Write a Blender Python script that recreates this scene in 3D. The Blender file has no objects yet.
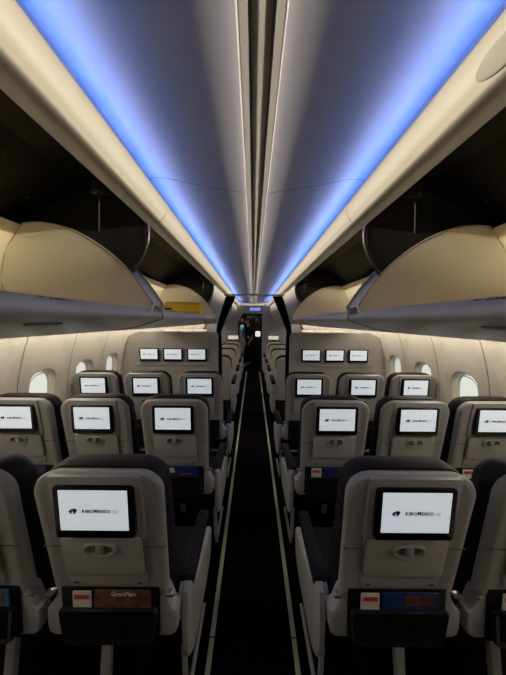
import bpy, bmesh, math, random
from mathutils import Vector, Matrix
random.seed(7)
S = bpy.context.scene
C = S.collection
PI = math.pi

# ------------------------------------------------------------------ materials
def new_mat(name):
    m = bpy.data.materials.new(name); m.use_nodes = True
    return m, m.node_tree.nodes, m.node_tree.links, m.node_tree.nodes['Principled BSDF']
def mat(name, col, rough=.5, metal=0.0, var=.06, scale=8.0, bump=0.0, bscale=200.0, sheen=0.0, coat=0.0):
    m, N, L, b = new_mat(name)
    b.inputs['Roughness'].default_value = rough
    b.inputs['Metallic'].default_value = metal
    if sheen: b.inputs['Sheen Weight'].default_value = sheen
    if coat: b.inputs['Coat Weight'].default_value = coat
    tc = N.new('ShaderNodeTexCoord'); nz = N.new('ShaderNodeTexNoise')
    nz.inputs['Scale'].default_value = scale; nz.inputs['Detail'].default_value = 3
    L.new(tc.outputs['Object'], nz.inputs['Vector'])
    r = N.new('ShaderNodeValToRGB')
    r.color_ramp.elements[0].color = tuple(c*(1-var) for c in col)+(1,)
    r.color_ramp.elements[1].color = tuple(min(1, c*(1+var)) for c in col)+(1,)
    r.color_ramp.elements[0].position = .3; r.color_ramp.elements[1].position = .7
    L.new(nz.outputs['Fac'], r.inputs['Fac']); L.new(r.outputs['Color'], b.inputs['Base Color'])
    if bump:
        n2 = N.new('ShaderNodeTexNoise'); n2.inputs['Scale'].default_value = bscale
        L.new(tc.outputs['Object'], n2.inputs['Vector'])
        bp = N.new('ShaderNodeBump'); bp.inputs['Strength'].default_value = bump
        L.new(n2.outputs['Fac'], bp.inputs['Height']); L.new(bp.outputs['Normal'], b.inputs['Normal'])
    return m
def emit(name, col, s):
    m, N, L, b = new_mat(name)
    b.inputs['Base Color'].default_value = col+(1,)
    b.inputs['Emission Color'].default_value = col+(1,)
    b.inputs['Emission Strength'].default_value = s
    b.inputs['Roughness'].default_value = .3
    return m
SCREEN = 0.46
M = dict(
    shell=mat('seat_shell_plastic', (.42,.41,.395), .42, var=.03, bump=.04, bscale=400),
    shell_in=mat('seat_panel_plastic', (.45,.44,.42), .40, var=.03, bump=.04, bscale=400),
    recess=mat('latch_shade_grey', (.20,.19,.18), .4),
    baffle=mat('cove_baffle_grey', (.07,.07,.07), .6),
    frame=mat('seat_frame_plastic', (.44,.43,.43), .38, var=.03),
    leather=mat('navy_leather', (.012,.012,.017), .6, var=.2, scale=20, bump=.12, bscale=120),
    headrest=mat('dark_plum_leather', (.012,.010,.012), .55, var=.15, scale=20, bump=.12, bscale=120),
    rubber=mat('black_plastic', (.012,.012,.014), .35, var=.1),
    bezel=mat('glossy_black_bezel', (.006,.006,.007), .12, var=.05),
    net=mat('black_pocket_mesh', (.010,.010,.012), .8, var=.4, scale=60, bump=.3, bscale=300),
    metal=mat('satin_metal', (.62,.61,.60), .28, 1.0, var=.05),
    darkmetal=mat('dark_metal', (.12,.12,.125), .35, .8, var=.1),
    cream=mat('cream_panel', (.45,.42,.345), .45, var=.02, scale=3, bump=.03, bscale=300),
    ceil=mat('ceiling_panel', (.50,.49,.50), .6, var=.02, scale=2),
    spine=mat('ceiling_spine_metallic', (.36,.34,.31), .45, 0.0, var=.04),
    groove=mat('dark_groove', (.16,.17,.21), .5, var=.1),
    binin=mat('bin_bucket_liner', (.90,.81,.60), .5, var=.03, scale=4, bump=.03, bscale=300),
    binout=mat('bin_door_skin', (.47,.455,.45), .33, var=.02, scale=4),
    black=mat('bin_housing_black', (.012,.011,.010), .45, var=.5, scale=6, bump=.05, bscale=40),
    divider=mat('bin_divider_black', (.030,.028,.025), .4, var=.2, scale=5),
    wall=mat('sidewall_laminate', (.60,.56,.49), .5, var=.02, scale=3, bump=.03, bscale=300),
    seam=mat('panel_seam_dark', (.16,.14,.12), .6),
    bulk=mat('bulkhead_laminate', (.46,.43,.39), .5, var=.03, scale=4),
    carpet=mat('dark_aubergine_carpet', (.0050,.0022,.0036), .95, var=.35, scale=60, bump=.5, bscale=500),
    glow=mat('photoluminescent_strip', (.50,.62,.36), .5, var=.08, scale=30),
    reveal=mat('window_reveal_white', (.78,.75,.62), .4, var=.02),
    curtain=mat('black_curtain', (.012,.010,.012), .85, var=.3, scale=30, bump=.2, bscale=300),
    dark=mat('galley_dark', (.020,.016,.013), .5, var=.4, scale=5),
    yellow=mat('yellow_vinyl', (.95,.62,.02), .4, var=.08, scale=12, bump=.1, bscale=60),
    yellowrib=mat('pale_yellow_edge', (.85,.75,.30), .4),
    grey_part=mat('front_partition_laminate', (.36,.35,.37), .5, var=.03),
    paper=mat('white_paper', (.72,.70,.66), .6, var=.03), red=mat('red_print', (.62,.07,.04), .5),
    navy=mat('navy_print', (.012,.03,.16), .45, var=.1), brown=mat('brown_photo_print', (.16,.07,.05), .45, var=.7, scale=25),
    blueprint=mat('bright_blue_print', (.03,.16,.42), .45, var=.2, scale=20), orange=mat('orange_print', (.55,.22,.06), .45, var=.4, scale=25),
    lettering=mat('white_lettering', (.8,.8,.82), .5), dletter=mat('dark_lettering', (.03,.03,.07), .5),
    skin=mat('skin', (.46,.27,.18), .5), hair=mat('dark_hair', (.015,.010,.008), .5), face=mat('pale_skin', (.62,.45,.36), .5),
    aqua=mat('light_blue_cotton', (.12,.42,.62), .8), white=mat('white_cotton', (.62,.60,.58), .8), black_cloth=mat('black_cloth', (.012,.012,.014), .9),
    screen=emit('lit_display', (.86,.93,1.0), SCREEN), ink=mat('navy_ink', (.004,.012,.08), .3), ink2=mat('blue_ink', (.03,.20,.60), .3), greyink=mat('grey_ink', (.35,.37,.40), .4),
    cream_screen=emit('cream_lit_display', (1.0,.96,.78), .40), lamp=emit('white_lamp', (1,.98,.88), .85), slot=emit('warm_lamp', (1,.86,.62), .9),
    bluelamp=emit('blue_lamp', (.18,.30,1.0), .9),
)
for k_, v_ in (('leather',.22),('headrest',.3),('carpet',.05),('rubber',.25),('net',.05),('black',.2),('divider',.25),('curtain',.1),('dark',.2),('black_cloth',.1)):
    M[k_].node_tree.nodes['Principled BSDF'].inputs['Specular IOR Level'].default_value = v_
def glass_mat():
    m, N, L, b = new_mat('window_pane_acrylic')
    N.remove(b); out = N['Material Output']
    t = N.new('ShaderNodeBsdfTransparent'); t.inputs[0].default_value = (.93,.95,.94,1)
    g = N.new('ShaderNodeBsdfGlossy'); g.inputs['Roughness'].default_value = .3
    fr = N.new('ShaderNodeFresnel'); fr.inputs[0].default_value = 1.12
    mx = N.new('ShaderNodeMixShader')
    L.new(fr.outputs[0], mx.inputs[0]); L.new(t.outputs[0], mx.inputs[1]); L.new(g.outputs[0], mx.inputs[2]); L.new(mx.outputs[0], out.inputs['Surface'])
    return m
M['glass'] = glass_mat()

# ------------------------------------------------------------------ mesh helpers
def obj(name, bm, m, parent=None, smooth=True, loc=None, label=None, kind=None):
    me = bpy.data.meshes.new(name)
    bmesh.ops.recalc_face_normals(bm, faces=bm.faces[:])
    bm.to_mesh(me); bm.free()
    for x in (m if isinstance(m, (list, tuple)) else [m]): me.materials.append(x)
    if smooth:
        for p in me.polygons: p.use_smooth = True
        try: me.set_sharp_from_angle(angle=math.radians(38))
        except Exception: pass
    o = bpy.data.objects.new(name, me); C.objects.link(o)
    if parent is not None: o.parent = parent
    if loc is not None: o.location = loc
    if label: o['label'] = label
    if kind: o['kind'] = kind
    return o
def thing(name, label, cat, loc=(0,0,0), rotz=0, group=None):
    o = bpy.data.objects.new(name, None); C.objects.link(o)
    o.empty_display_size = .1
    o.location = loc; o.rotation_euler = (0,0,rotz); tag(o, label, cat, group)
    return o
def tag(o, label, cat, group=None):
    o['label'] = label; o['category'] = cat
    if group: o['group'] = group
    return o
def struct(name, bm, m, **k):
    o = obj(name, bm, m, **k); o['kind'] = 'structure'; return o
def copy_tree(o, parent=None):
    c = o.copy(); C.objects.link(c)
    if parent is not None: c.parent = parent
    for ch in [x for x in o.children]: copy_tree(ch, c)
    return c
def BM(): return bmesh.new()
def faces(bm, vs, fs, mi=0):
    v = [bm.verts.new(p) for p in vs]
    for f in fs:
        try:
            g = bm.faces.new([v[i] for i in f]); g.material_index = mi
        except ValueError: pass
    return v
def box(bm, x0, x1, y0, y1, z0, z1, bev=.004, seg=2, mi=0, T=None):
    t = bmesh.new()
    bmesh.ops.create_cube(t, size=1)
    for v in t.verts:
        v.co = Vector(((x0+x1)/2+v.co.x*(x1-x0), (y0+y1)/2+v.co.y*(y1-y0), (z0+z1)/2+v.co.z*(z1-z0)))
    if bev: bmesh.ops.bevel(t, geom=t.edges[:], offset=bev, segments=seg, affect='EDGES', profile=.5)
    merge(bm, t, mi, T)
def merge(bm, t, mi=0, T=None):
    mp = {}
    for v in t.verts: mp[v] = bm.verts.new(T(v.co) if T else v.co)
    for f in t.faces:
        try:
            g = bm.faces.new([mp[v] for v in f.verts]); g.material_index = mi
        except ValueError: pass
    t.free()
def rrect(w, h, rt, rb=None, n=8, cx=0, cz=0, wb=None):
    """rounded outline (x,z), width w at the top and wb at the bottom"""
    rb = rt if rb is None else rb; wb = w if wb is None else wb
    pts = []
    for (sx, sz, r, a0, ww) in ((1,1,rt,0,w), (-1,1,rt,90,w), (-1,-1,rb,180,wb), (1,-1,rb,270,wb)):
        ox, oz = sx*(ww/2-r), sz*(h/2-r)
        for i in range(n+1):
            a = math.radians(a0+90*i/n)
            pts.append((cx+ox+r*math.cos(a), cz+oz+r*math.sin(a)))
    return pts
def ellipse(w, h, n=28, cx=0, cz=0, p=2.0):
    out = []
    for i in range(n):
        a = 2*PI*i/n; c, s = math.cos(a), math.sin(a)
        out.append((cx+w/2*math.copysign(abs(c)**(2/p), c), cz+h/2*math.copysign(abs(s)**(2/p), s)))
    return out
def inset(pts, d):
    n = len(pts); out = []
    for i in range(n):
        a, b = pts[i-1], pts[(i+1) % n]
        tx, tz = b[0]-a[0], b[1]-a[1]; l = math.hypot(tx, tz) or 1
        out.append((pts[i][0]-tz/l*d, pts[i][1]+tx/l*d))
    return out
def rings(bm, rs, cap0=True, cap1=True, mi=0, T=None):
    """rs: list of (outline, y); joins them"""
    V = []
    for pts, y in rs:
        V.append([bm.verts.new(T(Vector((x, y, z))) if T else (x, y, z)) for x, z in pts])
    n = len(V[0])
    for a, b in zip(V, V[1:]):
        for i in range(n):
            j = (i+1) % n
            g = bm.faces.new((a[i], a[j], b[j], b[i])); g.material_index = mi
    if cap0: g = bm.faces.new(V[0]); g.material_index = mi
    if cap1: g = bm.faces.new(V[-1]); g.material_index = mi
def slab(bm, pts, y0, y1, bev=.006, seg=3, mi=0, T=None, back=True):
    """outline extruded from y0 (facing the camera) to y1, rounded on the y0 rim"""
    sg = 1 if y1 > y0 else -1
    rs = []
    for i in range(seg+1):
        a = PI/2*i/seg
        rs.append((inset(pts, bev*(1-math.sin(a))), y0+sg*bev*(1-math.cos(a))))
    if back:
        for i in range(seg+1):
            a = PI/2*i/seg
            rs.append((inset(pts, bev*(1-math.cos(a))), y1-sg*bev*(1-math.sin(a))))
    else: rs.append((pts, y1))
    rings(bm, rs, True, True, mi, T)
def tube(bm, path, r, n=10, mi=0, cap=True, T=None):
    P = [Vector(p) for p in path]; V = []
    rr = r if isinstance(r, (list, tuple)) else [r]*len(P)
    up = Vector((0, 0, 1))
    for i, p in enumerate(P):
        t = (P[min(i+1, len(P)-1)]-P[max(i-1, 0)]).normalized()
        u = up if abs(t.dot(up)) < .95 else Vector((1, 0, 0))
        a = t.cross(u).normalized(); b = t.cross(a)
        V.append([bm.verts.new((lambda q: T(q) if T else q)(p+a*rr[i]*math.cos(2*PI*k/n)+b*rr[i]*math.sin(2*PI*k/n))) for k in range(n)])
    for A, B in zip(V, V[1:]):
        for k in range(n):
            g = bm.faces.new((A[k], A[(k+1) % n], B[(k+1) % n], B[k])); g.material_index = mi
    if cap:
        for q in (V[0], V[-1]):
            g = bm.faces.new(q); g.material_index = mi
def sweep(bm, prof, y0, y1, closed=True, cap=True, mi=0, sx=1, ny=1):
    """profile (x,z) swept along the cabin"""
    V = []
    for k in range(ny+1):
        y = y0+(y1-y0)*k/ny
        V.append([bm.verts.new((sx*x, y, z)) for x, z in prof])
    n = len(prof)
    for A, B in zip(V, V[1:]):
        for i in range(n if closed else n-1):
            j = (i+1) % n
            g = bm.faces.new((A[i], A[j], B[j], B[i])); g.material_index = mi
    if closed and cap:
        for q in (V[0], V[-1]):
            g = bm.faces.new(q); g.material_index = mi
def smooth_path(p, k=4):
    """Catmull-Rom through 2-D points"""
    out = []
    for i in range(len(p)-1):
        p0, p1, p2, p3 = p[max(i-1, 0)], p[i], p[i+1], p[min(i+2, len(p)-1)]
        for j in range(k):
            t = j/k
            out.append(tuple(.5*((2*p1[d])+(-p0[d]+p2[d])*t+(2*p0[d]-5*p1[d]+4*p2[d]-p3[d])*t*t+(-p0[d]+3*p1[d]-3*p2[d]+p3[d])*t**3) for d in range(2)))
    out.append(tuple(p[-1]))
    return out
FONT = {}
def text_mesh(s, width, height=None, depth=.0004, bold=0.0):
    cu = bpy.data.curves.new('t', 'FONT'); cu.body = s; cu.extrude = depth; cu.offset = bold
    cu.align_x = 'CENTER'; cu.align_y = 'CENTER'; cu.resolution_u = 3
    o = bpy.data.objects.new('t', cu); C.objects.link(o)
    dg = bpy.context.evaluated_depsgraph_get(); dg.update()
    me = bpy.data.meshes.new_from_object(o.evaluated_get(dg), depsgraph=dg)
    bpy.data.objects.remove(o); bpy.data.curves.remove(cu)
    xs = [v.co.x for v in me.vertices]; ys = [v.co.y for v in me.vertices]
    kx = width/(max(xs)-min(xs)); ky = kx if height is None else height/(max(ys)-min(ys))
    mx, my = (max(xs)+min(xs))/2, (max(ys)+min(ys))/2
    for v in me.vertices: v.co = Vector(((v.co.x-mx)*kx, (v.co.y-my)*ky, v.co.z))
    return me
def text(name, s, width, m, parent, M4, height=None, bold=0.0):
    me = text_mesh(s, width, height, bold=bold); me.name = name
    me.materials.append(m)
    me.transform(M4)                    # local text plane -> its place on the thing
    o = bpy.data.objects.new(name, me); C.objects.link(o); o.parent = parent
    return o

# ------------------------------------------------------------------ camera
cam = bpy.data.cameras.new('camera'); co = bpy.data.objects.new('camera', cam); C.objects.link(co)
cam.sensor_fit = 'HORIZONTAL'; cam.sensor_width = 36; cam.lens = 36*253/506; cam.clip_start = .02
co.location = (-.012, 0, 1.65)
co.rotation_euler = (Matrix.Rotation(math.radians(90-3.73), 3, 'X') @ Matrix.Rotation(math.radians(.45), 3, 'Z')).to_euler()
S.camera = co

YB, YF = -1.4, 11.2          # cabin behind the viewer, cabin front
YC = 3.28                    # bulkhead between the cabins
YP = 8.45                    # front partition
# ------------------------------------------------------------------ floor, hull
bm = BM(); box(bm, -1.75, 1.75, YB, YF, -.05, 0, 0)
struct('floor', bm, M['carpet'], smooth=False)
WR, WZ = 1.72, .90
def wx(z): return math.sqrt(max(WR*WR-(z-WZ)**2, 0))
bm = BM()
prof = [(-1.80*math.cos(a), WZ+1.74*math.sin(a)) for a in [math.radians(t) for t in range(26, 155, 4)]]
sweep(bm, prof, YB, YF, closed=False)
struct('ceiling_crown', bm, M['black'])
bm = BM(); box(bm, -1.85, 1.85, YB-.04, YB, -.05, 2.7, 0); struct('wall_rear', bm, M['bulk'], smooth=False)
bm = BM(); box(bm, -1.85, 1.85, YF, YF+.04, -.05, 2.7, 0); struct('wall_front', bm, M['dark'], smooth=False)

# ------------------------------------------------------------------ side walls with window reveals
BAY = .505; WZC = 1.035; Z0B, Z1B = .55, 1.625
def wall_point(sx, y, z, d):          # d = how far the skin is set outward
    r = WR+d; a = math.asin(max(-1, min(1, (z-WZ)/WR)))
    return (sx*r*math.cos(a), y, WZ+r*math.sin(a))
def channel(dy, z):                   # shallow arched recess rising from the window
    w = .150+.035*max(0, (z-1.2))/.3
    top = 1.555
    q = (abs(dy)/w)**4
    if z > 1.35: q += ((z-1.35)/(top-1.35))**4
    if z < .80: q += ((.80-z)/.18)**4
    t = max(0, min(1, (1.18-q)/.36)); t = t*t*(3-2*t)
    return .024*t
def wall(sx, first, nb, nm):
    bm = BM()
    for b in range(nb):
        yc = first+BAY*b
        has = 1.0 < yc < YC
        na = 64
        out = []
        for k in range(na):            # rectangle outline by angle
            a = 2*PI*k/na; c, s = math.cos(a), math.sin(a)
            hy = BAY/2; hz = (Z1B-WZC) if s > 0 else (WZC-Z0B)
            t = min(hy/abs(c) if abs(c) > 1e-6 else 9, hz/abs(s) if abs(s) > 1e-6 else 9)
            out.append((c*t, s*t))
        # snap corners
        for (cy, cz) in ((BAY/2, Z1B-WZC), (-BAY/2, Z1B-WZC), (-BAY/2, Z0B-WZC), (BAY/2, Z0B-WZC)):
            k = min(range(na), key=lambda i: (out[i][0]-cy)**2+(out[i][1]-cz)**2); out[k] = (cy, cz)
        def win(w, h, k):
            a = 2*PI*k/na; c, s = math.cos(a), math.sin(a)
            p = 2.6
            return (w/2*math.copysign(abs(c)**(2/p), c), h/2*math.copysign(abs(s)**(2/p), s))
        R = []
        R.append([(win(.225, .330, k), .055) for k in range(na)])
        R.append([(win(.235, .340, k), .050) for k in range(na)])
        R.append([(win(.268, .375, k), .024) for k in range(na)])
        R.append([(win(.285, .392, k), .012) for k in range(na)])
        R.append([(win(.300, .410, k), .002) for k in range(na)])
        i0 = [win(.300, .410, k) for k in range(na)]
        NR = 14
        for j in range(1, NR+1):
            t = j/NR
            R.append([((i0[k][0]*(1-t)+out[k][0]*t, i0[k][1]*(1-t)+out[k][1]*t), 0) for k in range(na)])
        V = []
        for row in R:
            vr = []
            for (dy, dz), d in row:
                z = WZC+dz
                dd = d+channel(dy, z)
                e = BAY/2-abs(dy)
                if e < .004: dd += .007
                vr.append(bm.verts.new(wall_point(sx, yc+dy, z, dd)))
            V.append(vr)
        for i, (A, B) in enumerate(zip(V, V[1:])):
            for k in range(na):
                g = bm.faces.new((A[k], A[(k+1) % na], B[(k+1) % na], B[k]))
                g.material_index = 1 if i < 3 else 0
        if not has:
            g = bm.faces.new(V[0]); g.material_index = 1
        # thin dark joint between neighbouring panels
        for z in [Z0B+(Z1B-Z0B)*i/12 for i in range(12)]:
            z2 = z+(Z1B-Z0B)/12; yy = yc+BAY/2
            faces(bm, [wall_point(sx, yy-.003, z, .004), wall_point(sx, yy+.003, z, .004), wall_point(sx, yy+.003, z2, .004), wall_point(sx, yy-.003, z2, .004)], [(0,1,2,3)], 2)
    y0, y1 = first-BAY/2, first+BAY*(nb-.5)
    # dado below
    low = [(sx*wx(z), z) for z in [0, .1, .2, .3, .4, .5, .55]]
    sweep(bm, [(x, z) for x, z in low], y0, y1, closed=False)
    return struct(nm, bm, [M['wall'], M['reveal'], M['seam']])
NB = int((YF-YB)/BAY)+1
FIRST = 2.045-BAY*7
wall(-1, FIRST, NB, 'wall_left'); wall(1, FIRST+.01, NB, 'wall_right')
n = 0
for sx, off in ((-1, 0), (1, .01)):
    for k in range(7, 10):
        n += 1; yc = FIRST+off+BAY*k
        bm = BM()
        V = [bm.verts.new(wall_point(sx, yc+a, WZC+b, .053)) for a, b in ellipse(.24, .345, 40, p=2.6)]
        bm.faces.new(V)
        struct('window_%d' % n, bm, M['glass'])
        if k != 8:
            bm = BM()                     # half-lowered edge strip of the inner pane frame
            pts = ellipse(.234, .338, 40, p=2.6)
            for i in range(40):
                j = (i+1) % 40
                q = [pts[i], pts[j], (pts[j][0]*.94, pts[j][1]*.955), (pts[i][0]*.94, pts[i][1]*.955)]
                faces(bm, [wall_point(sx, yc+a, WZC+b, .048) for a, b in q], [(0,1,2,3)])
            o = struct('window_%d_frame' % n, bm, M['reveal'])

# ------------------------------------------------------------------ ceiling
def ceiling():
    bm = BM()
    half = [(.046, 2.232), (.075, 2.243), (.14, 2.254), (.22, 2.266), (.30, 2.280), (.37, 2.294), (.42, 2.303), (.46, 2.306), (.490, 2.300), (.503, 2.28), (.505, 2.24), (.502, 2.20)]
    for sx in (-1, 1):
        yy = [YB, -.35, 1.21, 2.75, 4.3, 5.9, 7.2, YP]
        for a, b in zip(yy, yy[1:]):
            sweep(bm, half, a+.0015, b-.0015, closed=False, sx=sx)
            up = [(x, z+.006) for x, z in half[:8]]
            sweep(bm, up, b-.002, b+.002, closed=False, sx=sx, mi=1)
    return struct('ceiling', bm, [M['ceil'], M['seam']])
ceiling()
bm = BM()      # centre spine: two bright lips, two flat bands, a recessed dark channel
for sx in (-1, 1):
    sweep(bm, [(.0500, 2.236), (.0490, 2.228), (.0465, 2.222), (.0450, 2.221), (.0445, 2.236)], YB, YP, sx=sx, mi=1)
    sweep(bm, [(.0445, 2.2215), (.0445, 2.245), (.026, 2.245), (.026, 2.2145)], YB, YP, sx=sx)
    sweep(bm, [(.026, 2.2165), (.026, 2.262), (.020, 2.262), (.020, 2.2165)], YB, YP, sx=sx, mi=2)
sweep(bm, [(-.021, 2.219), (0, 2.2125), (.021, 2.219), (.021, 2.26), (-.021, 2.26)], YB, YP, mi=3)
struct('trim_1', bm, [M['spine'], mat('spine_lip', (.42,.40,.37), .5), M['groove'], mat('channel_grey', (.42,.42,.42), .5)], smooth=False)

# light valances above the bins (cove lip)
val = [(.500, 2.196), (.470, 2.198), (.442, 2.204)]+smooth_path([(.4335, 2.2100), (.4355, 2.190), (.445, 2.158), (.459, 2.139), (.470, 2.130), (.500, 2.126), (.533, 2.120)], 4)
val += [(.536, 2.124), (.520, 2.15), (.512, 2.196)]
for i, sx in ((2, -1), (3, 1)):
    bm = BM()
    for a, b in ((YB, 1.262), (1.266, 2.33), (2.334, 3.38), (3.384, YP)):
        sweep(bm, val, a, b, sx=sx)
    for f in bm.faces:
        c = f.calc_center_median()
        if .434 < abs(c.x) < .50 and 2.19 < c.z < 2.21 and c.z > 2.2105-(abs(c.x)-.4335)*.8: f.material_index = 1  # hidden lip top darkened to soak up bounced warm light
    struct('trim_%d' % i, bm, [M['cream'], M['baffle']])
for i, sx in ((7, -1), (8, 1)):      # shelf added inside the cove, out of view, to keep warm light off the ceiling
    bm = BM(); sweep(bm, [(.504, 2.243), (.504, 2.240), (.4425, 2.2195), (.4420, 2.2210)], YB, YP, sx=sx)
    struct('trim_%d' % i, bm, M['baffle'], smooth=False)
# service rail under the bins
for i, sx in ((4, -1), (5, 1)):
    bm = BM()
    sweep(bm, [(1.06, 1.590), (1.08, 1.572), (1.36, 1.568), (1.385, 1.585), (1.385, 1.66), (1.06, 1.64)], YB, YP, sx=sx)
    struct('trim_%d' % i, bm, M['binout'])
# round cover on the right valance
bm = BM()
oc = ellipse(.115, .046, 32)
def T_oval(v): 
    n = Vector((-.80, 0, -.60)); u = Vector((0, 1, 0)); w = n.cross(u)
    return Vector((.4495, .503, 2.1545)) + u*v.x + w*v.z + n*(-v.y)
slab(bm, oc, -.005, .006, .004, T=T_oval)
tag(obj('speaker_cover', bm, mat('oval_cover_grey', (.33,.31,.26), .5)), 'pale oval cover plate on the right-hand ceiling valance, upper right corner', 'cover plate')

# ------------------------------------------------------------------ overhead bins
def arc_top():
    return smooth_path([(.500, 1.728), (.535, 1.785), (.590, 1.860), (.661, 1.935), (.720, 1.985), (.779, 2.025), (.835, 2.058), (.893, 2.084), (.950, 2.102), (1.010, 2.112), (1.070, 2.115), (1.125, 2.108)], 2)
NOSE = smooth_path([(.578, 1.702), (.560, 1.711), (.535, 1.708), (.520, 1.698), (.506, 1.682), (.505, 1.666), (.520, 1.653), (.565, 1.636), (.66, 1.610), (.80, 1.588), (1.0, 1.590), (1.15, 1.625), (1.245, 1.72), (1.272, 1.85), (1.235, 2.00), (1.150, 2.112)], 4)
INNER = smooth_path([(1.135, 2.098), (1.212, 1.99), (1.245, 1.85), (1.220, 1.74), (1.14, 1.652), (1.0, 1.616), (.80, 1.616), (.64, 1.632), (.585, 1.690)], 3)
def end_outline(sx):
    top = arc_top()
    low = [(1.135, 2.098), (1.212, 1.99), (1.245, 1.85), (1.220, 1.74), (1.14, 1.652), (1.0, 1.612), (.80, 1.606), (.64, 1.618), (.545, 1.65), (.515, 1.68)]
    return [(sx*x, z) for x, z in top+low]
def open_bin(sx, y0, y1, label, placard, py):
    t = thing('overhead_bin', label, 'overhead bin', (0, y0, 0), 0, 'open overhead bins over the seats')
    def loc(bm):
        bmesh.ops.translate(bm, verts=bm.verts[:], vec=(0, -y0, 0)); return bm
    # fixed black housing
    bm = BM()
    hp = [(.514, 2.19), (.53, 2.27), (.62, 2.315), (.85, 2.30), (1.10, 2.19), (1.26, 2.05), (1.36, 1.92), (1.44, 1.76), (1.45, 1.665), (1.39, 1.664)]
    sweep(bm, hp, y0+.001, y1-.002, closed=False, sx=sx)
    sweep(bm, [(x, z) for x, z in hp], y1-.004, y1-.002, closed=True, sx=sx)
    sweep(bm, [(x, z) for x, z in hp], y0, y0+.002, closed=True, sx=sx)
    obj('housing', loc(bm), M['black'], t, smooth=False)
    # rivets on the housing roof and back
    bm = BM(); rnd = random.Random(3)
    for k in range(int((y1-y0)/.11)):
        yy = y0+.07+.11*k
        for (x, z) in ((.70, 2.305), (.93, 2.268), (1.06, 2.208), (1.17, 2.126)):
            if rnd.random() < .62:
                g = bmesh.ops.create_uvsphere(bm, u_segments=8, v_segments=5, radius=.0045)
                bmesh.ops.translate(bm, verts=g['verts'], vec=(sx*(x+rnd.uniform(-.015, .015)), yy, z-.006))
    obj('rivet_pattern', loc(bm), M['darkmetal'], t)
    # divider with curved metal edge at the far end
    dv = smooth_path([(.536, 2.135), (.533, 2.07), (.545, 2.01), (.575, 1.95), (.625, 1.88), (.70, 1.80)], 4)
    po = dv+[(1.0, 1.72), (1.3, 1.72), (1.36, 1.90), (1.26, 2.04), (1.10, 2.18), (.85, 2.29), (.62, 2.30), (.54, 2.26)]
    bm = BM(); rings(bm, [([(sx*x, z) for x, z in po], y1-.028), ([(sx*x, z) for x, z in po], y1-.012)])
    dvo = obj('divider', loc(bm), M['divider'], t, smooth=False)
    bm = BM()
    tube(bm, [(sx*x, y1-.036, z) for x, z in dv], .0065, 8)
    tube(bm, [(sx*(x+.014), y1-.034, z) for x, z in dv], .003, 8)
    obj('edge_trim', loc(bm), M['darkmetal'], dvo)
    # pivot and strut
    bm = BM()
    yy = y1-.29
    g = bmesh.ops.create_cone(bm, cap_ends=True, segments=20, radius1=.028, radius2=.022, depth=.02, matrix=Matrix.Translation((sx*.62, yy, 2.175)) @ Matrix.Rotation(PI/2, 4, 'X'))
    box(bm, sx*.62-.035, sx*.62+.035, yy+.005, yy+.03, 2.15, 2.20, .004)
    tube(bm, [(sx*.62, yy, 2.17), (sx*.625, yy, 2.00)], .003, 8)
    obj('strut', loc(bm), M['divider'], t)
    # moving bucket
    b0, b1 = y0+.006, y1-.045
    bm = BM()
    sweep(bm, NOSE+INNER, b0, b1, sx=sx)
    for f in bm.faces:
        c = f.calc_center_median(); x = abs(c.x)
        inner = any(abs(x-a)+abs(c.z-b) < .05 for a, b in INNER[3:-2]) and c.z > 1.6
        f.material_index = 0
    bk = obj('bucket_door', loc(bm), M['binout'], t)
    bm = BM()
    li = [(x-.003 if x > 1.0 else x, z+.003) for x, z in INNER]
    sweep(bm, li, b0+.02, b1-.02, closed=False, sx=sx)
    obj('liner', loc(bm), M['binin'], t)
    for nm, ya, yb in (('end_panel', b1-.024, b1), ('end_panel', b0, b0+.024)):
        bm = BM(); o = end_outline(sx)
        if sx > 0: o = o[::-1]
        rings(bm, [(inset(o, -.004 if False else .004), ya), (o, ya+.004), (o, yb-.004), (inset(o, .004), yb)])
        e = obj(nm, loc(bm), [M['binin']], t)
        bm = BM()
        rim = [(sx*x, z) for x, z in arc_top()]
        tube(bm, [(x, ya-.002, z-.001) for x, z in rim], .0045, 8)
        obj('rim', loc(bm), M['cream'], e)
    if y1 < 3:
        bm = BM()
        cov = [(x+.006, z-.004) for x, z in arc_top()[:14]]
        prof = [(x+.004, z) for x, z in NOSE[6:24]]+cov[::1]
        sweep(bm, [(x, z) for x, z in cov], b1, y1+.066, closed=False, sx=sx)
        sweep(bm, [(x+.003, z+(.002 if z > 1.65 else .003)) for x, z in NOSE[:40]], b1, y1+.066, closed=False, sx=sx)
        obj('gap_cover', loc(bm), M['binout'], t)
    # latch paddle under the lip
    bm = BM()
    lp = rrect(.11, .022, .008, cx=0)
    slab(bm, lp, -.004, .003, .002, T=lambda v: Vector((sx*(.556+v.z*.92+v.y*.30), py+v.x, 1.6395-v.z*.30+v.y*.92)))
    obj('latch', loc(bm), M['groove'], bk)
    # row placard on the lip
    if placard:
        R = Matrix.Identity(4)
        # text reads along the cabin, upside down on the lowered lip, as on the real door
        a = Vector((0, 1 if sx < 0 else -1, 0)); 
        nrm = Vector((-sx*.35, 0, .94)).normalized()
        up = nrm.cross(a)
        mt = Matrix(((a.x, up.x, nrm.x, 0), (a.y, up.y, nrm.y, 0), (a.z, up.z, nrm.z, 0), (0, 0, 0, 1)))
        mt = Matrix.Translation((sx*.526, py-y0, 1.7045)) @ mt
        text('row_placard', placard, .105, M['dletter'], t, mt, height=.014, bold=.01)
    return t
open_bin(-1, -.75, 1.315, 'open overhead bin nearest the camera on the left, cream bucket swung down', '9 ABC', .66)
open_bin(-1, 1.385, 3.39, 'open overhead bin on the left, farther one next to the cabin divider', None, 2.9)
open_bin(1, -.75, 1.315, 'open overhead bin nearest the camera on the right, cream bucket swung down', '9 DEF', .57)
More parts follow.
